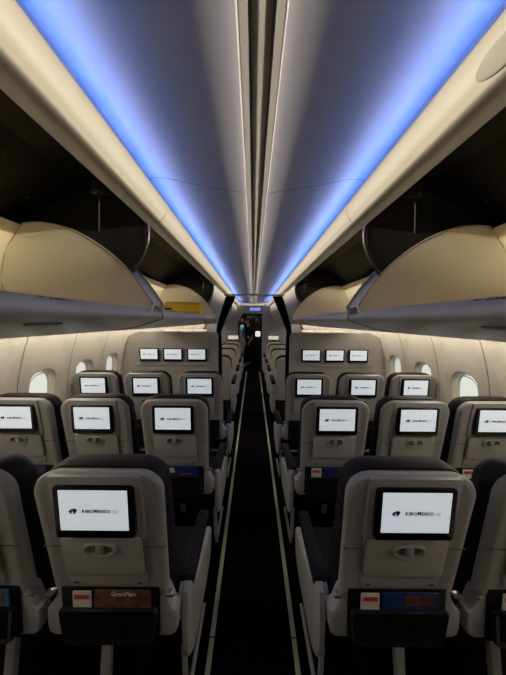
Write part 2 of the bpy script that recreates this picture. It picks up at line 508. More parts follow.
open_bin(1, 1.385, 3.39, 'open overhead bin on the right, farther one next to the cabin divider', None, 2.9)

# closed bins of the forward cabin
CB = smooth_path([(.534, 2.12), (.545, 2.02), (.575, 1.90), (.64, 1.76), (.74, 1.66), (.90, 1.60), (1.10, 1.585)], 4)+[(1.39, 1.66), (1.30, 1.95), (1.0, 2.22), (.60, 2.26)]
segs = [(3.40, 4.55), (4.56, 5.72), (5.73, 6.9), (6.91, 8.4)]
words_ = ['first closed overhead bin beyond the curtain', 'second closed overhead bin beyond the curtain', 'third closed overhead bin beyond the curtain', 'closed overhead bin touching the front partition']
for sx, sd in ((-1, 'left'), (1, 'right')):
    for (a, b), w in zip(segs, words_):
        t = thing('overhead_bin', w+', '+sd+' side', 'overhead bin', (0, a, 0), 0, 'closed overhead bins of the forward cabin')
        bm = BM(); sweep(bm, CB, 0, b-a-.006, sx=sx); obj('bin_door', bm, M['cream'], t)
        bm = BM(); box(bm, sx*.655-.01, sx*.655+.01, (b-a)/2-.06, (b-a)/2+.06, 1.715, 1.735, .004); obj('latch', bm, M['darkmetal'], t)

# yellow folded vest pouch in the left far bin
bm = BM()
pp = smooth_path([(0, 0), (.10, .012), (.22, .02), (.32, .012), (.33, -.05), (.30, -.10), (.16, -.115), (.02, -.10), (-.02, -.05), (0, 0)], 3)[:-1]
yv = thing('vest_pouch', 'yellow folded vinyl life vest pouch lying in the far left open bin', 'life vest', (-.98, 2.76, 1.632))
bm = BM(); box(bm, 0, .40, -.05, .05, 0, .215, .022, 4)
for v in bm.verts:
    v.co.z += .010*math.sin(v.co.x*14)+.006*math.sin(v.co.y*60); v.co.x += .008*math.sin(v.co.z*40)
bmesh.ops.subdivide_edges(bm, edges=bm.edges[:], cuts=1)
obj('pouch_body', bm, M['yellow'], yv)
bm = BM(); box(bm, -.005, .405, -.056, -.048, .120, .128, .002); obj('seam', bm, M['yellowrib'], yv)
bm = BM(); box(bm, -.05, .10, -.066, -.052, .135, .150, .003); obj('strap', bm, M['rubber'], yv)

# ------------------------------------------------------------------ seats
def tilt(v):
    """seat-back lean: the higher the nearer to the viewer"""
    z = v.z
    return Vector((v.x, v.y+(1.035-z)*.155, z))
def monitor(t, y=-.010, cz=1.036, T=None, w=.256, h=.181, part='monitor'):
    def TT(v): 
        q = Vector(v); q.z += cz; q.y = q.y+y-.05*(q.z-cz); return q
    bm = BM(); slab(bm, rrect(w, h, .012), -.008, .012, .003, T=TT); mo = obj(part, bm, M['bezel'], t)
    bm = BM(); slab(bm, rrect(w*.853, h*.765, .002, cz=.008), -.0095, -.006, .0006, seg=1, T=TT)
    obj('display', bm, M['screen'], mo)
    k = w/.258
    bm = BM()      # bird-head emblem, pale-blue beak and navy crest
    def em(pts, mi): 
        faces(bm, [TT(Vector((x*k, -.0103, z*k+.006))) for x, z in pts], [tuple(range(len(pts)))], mi)
    em([(-.0795,.001),(-.074,.006),(-.068,.009),(-.064,.006),(-.066,.000),(-.070,-.004),(-.066,-.009),(-.073,-.008),(-.078,-.004)], 1)
    em([(-.068,.0095),(-.060,.0105),(-.053,.008),(-.0525,.003),(-.056,-.004),(-.062,-.0095),(-.066,-.010),(-.063,-.004),(-.0665,.000),(-.0635,.004)], 0)
    obj('emblem', bm, [M['ink'], M['ink2']], mo, smooth=False)
    mt = Matrix.Translation((.0085*k, y-.0103, cz+.0060)) @ Matrix.Rotation(PI/2, 4, 'X')
    tw = AERO.copy(); tw.transform(Matrix.Scale(k, 4)); tw.transform(mt)
    for v_ in tw.vertices: v_.co.y -= .05*(v_.co.z-cz)+.0003
    o = bpy.data.objects.new('wordmark', tw); C.objects.link(o); o.parent = mo
    bm = BM()
    a, b = ellipse(.0135*k, .0135*k, 20, .070*k, .006), ellipse(.0105*k, .0105*k, 20, .070*k, .006)
    for i in range(20):
        j = (i+1) % 20; faces(bm, [TT(Vector((p[0], -.0103, p[1]))) for p in (a[i], a[j], b[j], b[i])], [(0,1,2,3)])
    faces(bm, [TT(Vector((x*k, -.0103, z*k+.006))) for x, z in ((.066,-.001),(.074,-.001),(.074,.001),(.066,.001))], [(0,1,2,3)])
    obj('alliance_mark', bm, M['greyink'], mo, smooth=False)
    return mo
# wordmark: big initials, small capitals
def aero():
    big, small = .0142, .0118
    parts = [('A', big), ('ERO', small), ('M', big), ('EXICO', small)]
    vs, fs = [], []; x = 0
    for s, hh in parts:
        wd = {'A': .0100, 'ERO': .0255, 'M': .0118, 'EXICO': .0385}[s]
        me = text_mesh(s, wd, hh, depth=.0002, bold=.038); n0 = len(vs)
        for v in me.vertices: vs.append((v.co.x+x+wd/2, v.co.y+hh/2-.005, v.co.z))
        for p in me.polygons: fs.append([n0+i for i in p.vertices])
        x += wd+.0022
    tot = x-.0022
    me = bpy.data.meshes.new('wordmark'); me.from_pydata([(a-tot/2, b, c) for a, b, c in vs], [], fs); me.materials.append(M['ink']); return me
AERO = aero()

def make_seat(kind, label, side=0):
    """kind 'aisle': aisle armrest on the side `side` (+1 = the aisle is at +x); 'inner': no aisle fittings"""
    t = thing('airline_seat', label, 'airline seat')
    # back shell: rim frame around a slightly sunk panel
    bm = BM()
    cz = .9145; H = .495
    o = rrect(.424, H, .085, .018, 10, cz=cz, wb=.408)
    rings(bm, [(inset(o, .030), -.004), (inset(o, .016), -.006), (inset(o, .005), -.001), (o, .008), (inset(o, .002), .022), (inset(o, .008), .040)], T=tilt)
    sh = obj('back_shell', bm, M['shell'], t)
    # raised centre column holding monitor and tray
    bm = BM()
    o2 = [(-.150, 1.150), (-.138, 1.158), (.138, 1.158), (.150, 1.150), (.152, 1.05), (.150, .94), (.140, .90), (.138, .74), (.130, .715), (-.130, .715), (-.138, .74), (-.140, .90), (-.150, .94), (-.152, 1.05)][::-1]
    rings(bm, [(inset(o2, .010), -.012), (inset(o2, .004), -.011), (o2, -.003)], True, False, T=tilt)
    obj('centre_panel', bm, M['shell_in'], t)
    # seam across
    bm = BM()
    box(bm, -.208, .208, -.0075, .001, .8752, .8775, 0, T=tilt)
    obj('seam', bm, M['seam'], sh, smooth=False)
    monitor(t, y=-.022)
    # tray table
    bm = BM(); slab(bm, rrect(.272, .158, .016, .014, 5, cz=.848), -.022, -.006, .007, T=tilt)
    tr = obj('tray_table', bm, M['shell_in'], t)
    bm = BM(); slab(bm, rrect(.280, .166, .019, .017, 5, cz=.848), -.0135, -.006, .001, seg=1, T=tilt); obj('tray_gap', bm, M['seam'], tr)
    bm = BM(); slab(bm, ellipse(.090, .042, 28, 0, .890, 2.6), -.0235, -.0215, .0005, seg=1, T=tilt); obj('latch_shade', bm, M['recess'], tr)  # darker disc paints the shade inside the latch ring
    bm = BM()
    oo = ellipse(.112, .062, 32, 0, .890, 2.6); ii = ellipse(.088, .040, 32, 0, .890, 2.6)
    rings(bm, [(oo, -.018), (inset(oo, .003), -.031), (inset(oo, .008), -.035), (inset(ii, -.002), -.034), (ii, -.0225)], False, True, T=tilt)
    box(bm, -.012, .012, -.036, -.018, .872, .908, .004, T=tilt)
    obj('latch', bm, M['shell'], tr)
    bm = BM()
    bm.free()
    for sx in (-1, 1):
        bm = BM(); box(bm, sx*.112-.009, sx*.112+.009, -.014, -.004, .722, .729, .002, T=tilt)
        obj('stop_button', bm, M['darkmetal'], tr)
    # cushion of the backrest in front of the shell, headrest at the top
    bm = BM()
    ob = rrect(.405, .57, .07, .02, 8, cz=.80, wb=.415)
    rings(bm, [(inset(ob, .012), .040), (inset(ob, .002), .058), (ob, .085), (inset(ob, .004), .125), (inset(ob, .025), .155), (inset(ob, .08), .165)], T=tilt)
    obj('backrest', bm, M['leather'], t)
    bm = BM()
    oh = rrect(.418, .19, .095, .035, 9, cz=1.075, wb=.410)
    rings(bm, [(inset(oh, .022), .034), (inset(oh, .006), .040), (oh, .056), (inset(oh, .002), .10), (inset(oh, .016), .13), (inset(oh, .05), .145)], T=tilt)
    obj('headrest', bm, M['headrest'], t)
    # seat cushion
    bm = BM()
    box(bm, -.215, .215, .13, .60, .36, .475, .035, 4)
    obj('seat_cushion', bm, M['leather'], t)
    # lower frame: wide light-grey tray behind the pocket, U notch at each armrest
    bm = BM()
    lo = [(-.237, .60), (-.237, .535), (-.230, .512), (-.210, .500), (.210, .500), (.230, .512), (.237, .535), (.237, .60), (.226, .604), (.218, .610), (.196, .672), (.188, .690), (-.188, .690), (-.196, .672), (-.218, .610), (-.226, .604)]
    slab(bm, lo, .052, .110, .008)
    fr = obj('lower_frame', bm, M['frame'], t)
    bm = BM()
    bm.free()
    for sx in (-1, 1):
        bm = BM(); box(bm, sx*.213-.016, sx*.213+.016, .035, .06, .670, .682, .004)
        obj('hinge', bm, M['metal'], t, label='bright metal hinge bracket')
    bm = BM(); box(bm, -.176, .176, .044, .056, .512, .698, .006); obj('pocket_back', bm, M['rubber'], t)
    # pocket: black frame with net
    bm = BM()
    a = [(-.172, .628), (-.160, .638), (.160, .638), (.172, .628), (.160, .516), (.145, .504), (-.145, .504), (-.160, .516)][::-1]
    rings(bm, [(inset(a, .003), .020), (a, .026), (a, .036), (inset(a, .018), .036), (inset(a, .018), .024), (inset(a, .003), .020)], False, False)
    pk = obj('literature_pocket', bm, M['rubber'], t)
    bm = BM(); rings(bm, [(inset(a, .016), .0245), (inset(a, .016), .0265)]); obj('net', bm, M['net'], pk)
    # legs
    bm = BM()
    box(bm, -.020, .020, -.016, .016, 0, .50, .006, T=lambda v: Vector((v.x-side*.10+.0, v.y+.22-(.5-v.z)*.16, v.z)))
    obj('leg', bm, M['frame'], t)
    bm = BM()
    box(bm, -.020, .020, -.016, .016, 0, .36, .006, T=lambda v: Vector((v.x-side*.10, v.y+.46+(.36-v.z)*.2, v.z)))
    obj('leg', bm, M['frame'], t)
    bm = BM(); box(bm, -.238, .238, .20, .24, .335, .365, .006); box(bm, -.238, .238, .46, .50, .335, .365, .006); obj('cross_beam', bm, M['darkmetal'], t)
    bm = BM(); tube(bm, [(-.235, .60, .10), (.235, .60, .10)], .010, 8); tube(bm, [(-.235*(side or 1), .60, .10), (-.235*(side or 1), .25, .345)], .009, 8); obj('baggage_bar', bm, M['frame'], t)
    # armrests
    def arm(sx, aisle):
        x = sx*(.247 if aisle else .227)
        w = .026 if aisle else .0165
        bm = BM()
        pp = [(.16, .592), (.145, .600), (.14, .618), (.15, .632), (.30, .640), (.50, .630), (.515, .618), (.505, .602), (.30, .594)]
        rings(bm, [([(x-w+.006, 0)]*0+[(y, z) for y, z in pp], 0)]) if False else None
        V = [[bm.verts.new((x+dx, y*1.0, z-.0+dz)) for y, z in pp] for dx, dz in ((-w, 0), (-w*.6, .004), (w*.6, .004), (w, 0))]
        for A, B in zip(V, V[1:]):
            for i in range(len(pp)):
                j = (i+1) % len(pp); bm.faces.new((A[i], A[j], B[j], B[i]))
        bm.faces.new(V[0]); bm.faces.new(V[-1])
        ar = obj('armrest', bm, M['leather'], t)
        bm = BM()
        # knuckle at the back end
        g = bmesh.ops.create_cone(bm, cap_ends=True, segments=24, radius1=.030, radius2=.030, depth=w*1.7, matrix=Matrix.Translation((x, .135, .590)) @ Matrix.Rotation(PI/2, 4, 'Y'))
        box(bm, x-w*.8, x+w*.8, .10, .17, .50, .59, .006)
        obj('arm_pivot', bm, M['frame'] if aisle else M['darkmetal'], ar)
        if aisle:
            bm = BM()
            sp = smooth_path([(.10, .62), (.085, .50), (.10, .36), (.16, .30), (.30, .285), (.50, .29), (.585, .33), (.61, .42), (.60, .455), (.56, .47), (.40, .50), (.22, .55), (.17, .60), (.13, .63)], 3)
            xo = sx*.252
            V = [[bm.verts.new((xo+dx*sx, cy+(y-cy)*k, cz_+(z-cz_)*k)) for y, z in sp] for (cy, cz_) in ((.33, .42),) for dx, k in ((-.012, .97), (-.008, 1), (.010, 1), (.018, .95), (.022, .80))]
            for A, B in zip(V, V[1:]):
                for i in range(len(sp)):
                    j = (i+1) % len(sp); bm.faces.new((A[i], A[j], B[j], B[i]))
            bm.faces.new(V[0]); bm.faces.new(V[-1])
            obj('side_panel', bm, M['frame'], t)
            bm = BM()
            tube(bm, [(sx*.235, .14, .34), (sx*.236, .16, .12), (sx*.235, .22, .02)], .012, 8); tube(bm, [(sx*.235, .22, .03), (sx*.235, .55, .03)], .010, 8)
            obj('aisle_leg', bm, M['frame'], t)
    if side: arm(side, True); arm(-side, False)
    elif kind: arm(kind, False)
    return t
rows = [(.798, 'nearest row'), (1.555, 'second row'), (2.335, 'third row, just behind the bulkhead')]
cols = {-1: [(-.503, 'aisle'), (-1.003, 'middle'), (-1.487, 'window')], 1: [(.512, 'aisle'), (1.012, 'middle'), (1.497, 'window')]}
desc = {
 (-1,0,0): 'light grey economy seat left of the aisle, large in the foreground, logo screen lit',
 (-1,0,1): 'light grey economy seat cut off by the left picture edge in the foreground',
 (1,0,0): 'light grey economy seat right of the aisle, large in the foreground, logo screen lit',
 (1,0,1): 'light grey economy seat cut off by the right picture edge in the foreground',
 (-1,1,0): 'grey economy seat in second row left, beside the aisle, blue magazine with letter a below',
 (-1,1,1): 'grey economy seat in second row left, between aisle and window seats',
 (-1,1,2): 'grey economy seat in second row at the left picture edge, beside the wall',
 (1,1,0): 'grey economy seat in second row right, beside the aisle',
 (1,1,1): 'grey economy seat in second row right, between aisle and window seats',
 (1,1,2): 'grey economy seat in second row at the right picture edge, beside the wall',
 (-1,2,0): 'grey economy seat in third row left, beside the aisle, before the bulkhead',
 (-1,2,1): 'grey economy seat in third row left, middle one before the bulkhead',
 (-1,2,2): 'grey economy seat in third row left, against the wall before the bulkhead',
 (1,2,0): 'grey economy seat in third row right, beside the aisle, before the bulkhead',
 (1,2,1): 'grey economy seat in third row right, middle one before the bulkhead',
 (1,2,2): 'grey economy seat in third row right, against the wall before the bulkhead'}
protos = {}
for sd in (-1, 1):
    for ri, (ry, _) in enumerate(rows):   # the nearest left row sits a finger further from the aisle
        for ci, (cx, _) in enumerate(cols[sd]):
            if (sd, ri, ci) not in desc: continue
            key = (0, -sd) if ci == 0 else (sd if ci == 1 else 0, 0)
            if key not in protos: s = protos[key] = make_seat(key[0], '', key[1])
            else: s = copy_tree(protos[key])
            s.location = (cx-(.012 if (sd, ri) == (-1, 0) else 0), ry, 0); s['label'] = desc[(sd, ri, ci)]; s['group'] = 'economy seats'

# magazines and cards in the pockets
def flat(name, w, h, mts, label, cat, group, loc, bends=.004, deco=None, lean=.0):
    t = thing(name, label, cat, loc, 0, group)
    bm = BM(); slab(bm, rrect(w, h, .004, n=2), 0, .005, .0015, T=lambda v: Vector((v.x, v.y+v.z*lean+bends*math.cos(v.x/w*PI), v.z)))
    obj('cover', bm, mts, t, label=None)
    if deco: deco(t)
    return t
def XF(x, z, y=-.0015): return Matrix.Translation((x, y, z)) @ Matrix.Rotation(PI/2, 4, 'X')
def deco_plan(t):
    text('title', 'GranPlan', .085, M['lettering'], t, XF(.005, .076, -.0005), height=.015, bold=.01)
def deco_a(t):
    text('title', 'a', .036, M['lettering'], t, XF(-.065, .066, -.0008), height=.036, bold=.04)
    bm = BM(); box(bm, -.02, .06, -.0004, .0034, .035, .044, 0); obj('red_line', bm, M['red'], t, smooth=False)
def deco_card(t):
    bm = BM(); box(bm, -.026, .026, -.001, .0005, .058, .074, .0003, 1); obj('red_band', bm, M['red'], t, smooth=False)
for (sx, ri, ci, spec) in [(-1,0,0,'plan'), (1,0,0,'plan2'), (-1,0,1,'blue'), (1,0,1,'plan2'), (-1,1,0,'a'), (-1,1,1,'plan2'), (-1,1,2,'plan2'), (1,1,0,'plan2'), (1,1,1,'plan2'), (1,1,2,'plan2')]:
    cx = cols[sx][ci][0]; ry = rows[ri][0]
    seat_ = {(-1,0,0): 'foreground seat left of the aisle', (1,0,0): 'foreground seat right of the aisle', (-1,0,1): 'foreground seat at the left picture edge', (1,0,1): 'foreground seat at the right picture edge',
             (-1,1,0): 'second-row left aisle seat', (-1,1,1): 'second-row left middle seat', (-1,1,2): 'second-row left window seat', (1,1,0): 'second-row right aisle seat', (1,1,1): 'second-row right middle seat', (1,1,2): 'second-row right window seat'}[(sx, ri, ci)]
    mm = {'plan': M['brown'], 'plan2': M['navy'], 'blue': M['blueprint'], 'a': M['navy']}[spec]
    nm = {'plan': 'brown photo-cover magazine', 'plan2': 'dark blue magazine', 'blue': 'bright blue magazine', 'a': 'navy magazine with white letter a'}[spec]
    dz = {'plan': 0, 'plan2': 0, 'blue': 0, 'a': 0}[spec]
    flat('magazine', .200, .176, mm, nm+' in the pocket of the '+seat_, 'magazine', 'magazines in seat pockets', (cx+.038, ry+.030, .613), deco={'plan': deco_plan, 'a': deco_a}.get(spec, None) or (lambda t: [obj('cover_photo', (lambda b: (box(b, -.02, .085, -.0008, .0030, .040, .078, 0), b)[1])(BM()), M['brown'], t, smooth=False)]))
    flat('safety_card', .066, .172, M['paper'], 'white red-banded card in pocket of the '+seat_, 'safety card', 'safety cards in seat pockets', (cx-.104, ry+.030, .611), deco=deco_card, bends=.001)

# ------------------------------------------------------------------ bulkhead, wall monitors, curtain
def bulkhead(sx, label):
    t = thing('bulkhead', label, 'partition wall', (0, YC, 0))
    bm = BM()
    pr = [(.470, 0)]+[(.470, z) for z in (.6, 1.2)]+[(.470, 1.46), (.486, 1.495), (1.49, 1.500)]+[(wx(z)-.012, z) for z in (1.45, 1.3, 1.1, .9, .6, .3, 0)]
    o = [(sx*x, z) for x, z in pr]
    if sx > 0: o = o[::-1]
    o = o[::-1]
    rings(bm, [(inset(o, .004), 0), (o, .004), (o, .036), (inset(o, .004), .04)])
    obj('panel', bm, M['bulk'], t)
    bm = BM(); box(bm, sx*1.05-.52, sx*1.05+.50, -.010, .002, 1.066, 1.074, .002); obj('ledge', bm, M['bulk'], t)
    for a, b in ((.62, .78), (.80, .98), (1.0, 1.16)):
        bm = BM(); box(bm, min(sx*a, sx*b), max(sx*a, sx*b), -.006, .02, 1.516, 1.534, .003); obj('lamp_lens', bm, M['slot'], t, label='lit warm white slot light')
    return t
bulkhead(-1, 'grey-beige bulkhead panel on the left with three screens and black curtain at its edge')
bulkhead(1, 'grey-beige bulkhead panel on the right with three screens and black curtain at its edge')
ml = {-1: [(-1.355, 'nearest the wall'), (-1.047, 'in the middle'), (-.737, 'nearest the aisle')], 1: [(.744, 'nearest the aisle'), (1.050, 'in the middle'), (1.354, 'nearest the wall')]}
p0 = None
for sx in (-1, 1):
    for x, w in ml[sx]:
        if p0 is None:
            p0 = thing('wall_monitor', '', 'monitor'); monitor(p0, y=-.014, cz=0, w=.252, h=.168, part='bezel'); t = p0
        else: t = copy_tree(p0)
        t.location = (x, YC-.008, 1.205)
        t['label'] = 'screen mounted on the %s bulkhead, %s' % ('left' if sx < 0 else 'right', w); t['group'] = 'bulkhead screens'
bm = BM()
tube(bm, [(-.395, 3.36, 1.989), (-.2, 3.36, 1.993), (0, 3.36, 1.994), (.2, 3.36, 1.993), (.395, 3.36, 1.989)], .013, 10)
tag(obj('curtain_rail', bm, M['cream']), 'cream curtain rail spanning the aisle above the cabin divider', 'curtain rail')
def curtain(sx, label):
    t = thing('curtain', label, 'curtain', (0, 3.36, 0))
    bm = BM()
    secs = [(1.974, .245, .37, .030), (1.93, .262, .385, .030), (1.80, .318, .425, .030), (1.68, .372, .462, .028), (1.56, .415, .492, .022), (1.485, .440, .497, .018), (1.44, .432, .500, .024), (1.30, .428, .500, .028), (1.1, .426, .500, .030), (.8, .424, .502, .032)]
    nn = 26; V = []
    for z, a, b, am in secs:
        loop = []
        for i in range(nn):
            u = i/(nn-1); loop.append((sx*(a+(b-a)*u), am*math.sin(u*PI*7+z)*.8-.008, z))
        for i in reversed(range(nn)):
            u = i/(nn-1); loop.append((sx*(a+(b-a)*u), am*math.sin(u*PI*7+z)*.8+.004, z))
        V.append([bm.verts.new(p) for p in loop])
    n2 = nn*2
    for A, B in zip(V, V[1:]):
        for i in range(n2):
            j = (i+1) % n2; bm.faces.new((A[i], A[j], B[j], B[i]))
    bm.faces.new(V[0]); bm.faces.new(V[-1])
    obj('cloth', bm, M['curtain'], t)
    bm = BM(); tube(bm, [(sx*.424, -.035, 1.492), (sx*.46, -.046, 1.484), (sx*.506, -.03, 1.492), (sx*.506, .03, 1.492), (sx*.46, .04, 1.484), (sx*.424, .03, 1.492), (sx*.424, -.035, 1.492)], .007, 8); obj('tie_band', bm, M['rubber'], t)
    for i in range(5):
        bm = BM(); x = sx*(.26+.024*i)
        tube(bm, [(x+.0, .016*math.cos(a), 1.990+.016*math.sin(a)) for a in [2*PI*k/10 for k in range(11)]], .0025, 6, cap=False)
        obj('ring', bm, M['darkmetal'], t)
curtain(-1, 'black curtain gathered and tied back at the left bulkhead edge')
curtain(1, 'black curtain gathered and tied back at the right bulkhead edge')

# ------------------------------------------------------------------ forward cabin seats
M['fc'] = mat('forward_seat_shell', (.60,.57,.53), .42, var=.03)
def fc_seat(side):
    t = thing('forward_cabin_seat', '', 'airline seat')
    bm = BM()
    o = rrect(.46, .74, .11, .03, 9, cz=.69, wb=.46)
    rings(bm, [(inset(o, .03), 0), (inset(o, .006), .004), (o, .03), (inset(o, .002), .07)], T=lambda v: tilt(v))
    obj('back_shell', bm, M['fc'], t)
    bm = BM()
    o = rrect(.475, .26, .115, .05, 9, cz=.960)
    rings(bm, [(inset(o, .02), .06), (o, .08), (inset(o, .002), .15), (inset(o, .03), .19)], T=lambda v: tilt(v)); obj('headrest', bm, M['headrest'], t)
    bm = BM(); box(bm, -.23, .23, .15, .66, .36, .50, .04, 4); obj('seat_cushion', bm, M['leather'], t)
    for sx in (-1, 1):
        bm = BM(); box(bm, sx*.262-.035, sx*.262+.035, .10, .62, .58, .66, .02, 3); ar = obj('armrest', bm, M['leather'], t)
        bm = BM(); box(bm, sx*.262-.030, sx*.262+.030, .06, .60, .12, .60, .02, 3); obj('arm_panel', bm, M['frame'], ar)
    bm = BM(); box(bm, -.2, -.16, .2, .5, 0, .38, .005); box(bm, .16, .2, .2, .5, 0, .38, .005); obj('base', bm, M['darkmetal'], t)
    return t
f0 = None
rn = ['first row beyond the curtain', 'second row beyond the curtain', 'third row beyond the curtain', 'front row by the partition']
for i, y in enumerate((4.05, 5.15, 6.2, 7.2)):
    for sx, sd in ((-1, 'left'), (1, 'right')):
        for x, w in ((.600, 'beside the aisle'), (1.17, 'beside the window')):
            if w == 'beside the window' : continue
            if f0 is None: f0 = fc_seat(1); t = f0
            else: t = copy_tree(f0)
            t.location = (sx*x, y, 0); t['label'] = 'grey forward cabin seat in the %s, %s of the aisle' % (rn[i], sd); t['group'] = 'forward cabin seats'

# ------------------------------------------------------------------ front partition, galley
def partition(name, pts, label, sx):
    t = thing(name, label, 'partition wall', (0, YP, 0))
    bm = BM()
    rings(bm, [(inset(pts, .003), 0), (pts, .004), (pts, .05)]); obj('panel', bm, M['grey_part'], t); return t
pl = partition('front_partition', [(-.515, 0), (-.515, 1.60), (-.36, 1.90), (-.36, 2.28), (-1.05, 2.28), (-1.5, 1.7), (-1.66, 1.1), (-1.62, .4), (-1.5, 0)][::-1][::-1], 'grey front partition left of the galley doorway', -1)
prt = partition('front_partition', [(.305, 0), (1.5, 0), (1.62, .4), (1.66, 1.1), (1.5, 1.7), (1.05, 2.28), (.305, 2.28)], 'grey front partition right of the galley doorway with bright edge', 1)
bm = BM(); box(bm, .290, .306, -.012, .05, 0, 2.02, .004); obj('edge_trim', bm, M['cream'], prt)
for sx in (-1, 1):
    t = thing('wall_monitor', 'cream lit screen high on the %s front partition beyond the seats' % ('left' if sx < 0 else 'right'), 'monitor', (sx*.67, YP-.03, 1.10))
    bm = BM(); slab(bm, rrect(.36, .15, .01), -.012, .02, .004); b = obj('bezel', bm, M['bezel'], t)
    bm = BM(); slab(bm, rrect(.335, .125, .004), -.014, -.010, .001); obj('display', bm, M['cream_screen'], b)
bm = BM()
hd = [(-.50, 2.30), (-.50, 2.09), (-.40, 2.125), (-.2, 2.15), (0, 2.155), (.2, 2.15), (.40, 2.125), (.50, 2.09), (.50, 2.30)]
rings(bm, [(hd, YP-.16), (hd, YP-.02)])
struct('trim_6', bm, M['cream'], smooth=False)
hp = thing('galley_header', 'grey header panel with blue oval light above the galley doorway', 'header panel', (0, YP+.01, 0))
bm = BM(); box(bm, -.36, .30, 0, .04, 1.90, 2.28, .003); obj('panel', bm, M['grey_part'], hp)
bm = BM(); slab(bm, ellipse(.36, .11, 28, .05, 2.04, 3), -.02, .01, .008); obj('lamp_lens', bm, M['bluelamp'], hp, label='blue oval light')
bm = BM(); slab(bm, ellipse(.40, .045, 28, .05, 2.10, 3), -.024, .01, .006); slab(bm, ellipse(.38, .035, 28, .05, 1.985, 3), -.024, .01, .006); obj('lamp_frame', bm, M['reveal'], hp)
# galley unit with dark doors
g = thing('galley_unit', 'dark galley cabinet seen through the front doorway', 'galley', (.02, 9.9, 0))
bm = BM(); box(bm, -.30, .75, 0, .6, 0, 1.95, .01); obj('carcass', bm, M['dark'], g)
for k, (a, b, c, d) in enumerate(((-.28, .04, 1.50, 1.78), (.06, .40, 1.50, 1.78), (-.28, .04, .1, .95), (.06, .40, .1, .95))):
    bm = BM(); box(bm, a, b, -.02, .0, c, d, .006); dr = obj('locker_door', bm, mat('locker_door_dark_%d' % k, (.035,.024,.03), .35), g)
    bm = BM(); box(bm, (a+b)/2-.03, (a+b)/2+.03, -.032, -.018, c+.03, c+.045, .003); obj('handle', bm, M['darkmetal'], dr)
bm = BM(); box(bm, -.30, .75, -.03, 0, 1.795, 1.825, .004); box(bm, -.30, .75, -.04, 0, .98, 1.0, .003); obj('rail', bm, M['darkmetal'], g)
t = thing('light_box', 'small square lit white box on the dark galley cabinet', 'light', (.175, 9.83, 1.15))
bm = BM(); slab(bm, rrect(.19, .20, .03), -.02, .02, .008); obj('lens', bm, M['lamp'], t)
bm = BM(); slab(bm, rrect(.06, .03, .004, cx=.03), -.026, -.018, .002); obj('switch', bm, M['darkmetal'], t)

# ------------------------------------------------------------------ people
def skinned(name, verts, edges, rad, m, parent, lvl=2):
    me = bpy.data.meshes.new(name); me.from_pydata(verts, edges, []); o = bpy.data.objects.new(name, me); C.objects.link(o)
    sk = o.modifiers.new('s', 'SKIN'); sb = o.modifiers.new('d', 'SUBSURF'); sb.levels = lvl; sb.render_levels = lvl
    for i, r in enumerate(rad):
        v = me.skin_vertices[0].data[i]; v.radius = (r, r) if not isinstance(r, tuple) else r
    me.skin_vertices[0].data[0].use_root = True
    dg = bpy.context.evaluated_depsgraph_get(); dg.update()
    nm = bpy.data.meshes.new_from_object(o.evaluated_get(dg), depsgraph=dg)
    bpy.data.objects.remove(o)
    for p in nm.polygons: p.use_smooth = True
    nm.materials.clear()
    for x in (m if isinstance(m, (list, tuple)) else [m]): nm.materials.append(x)
    o2 = bpy.data.objects.new(name, nm); C.objects.link(o2); o2.parent = parent
    return o2
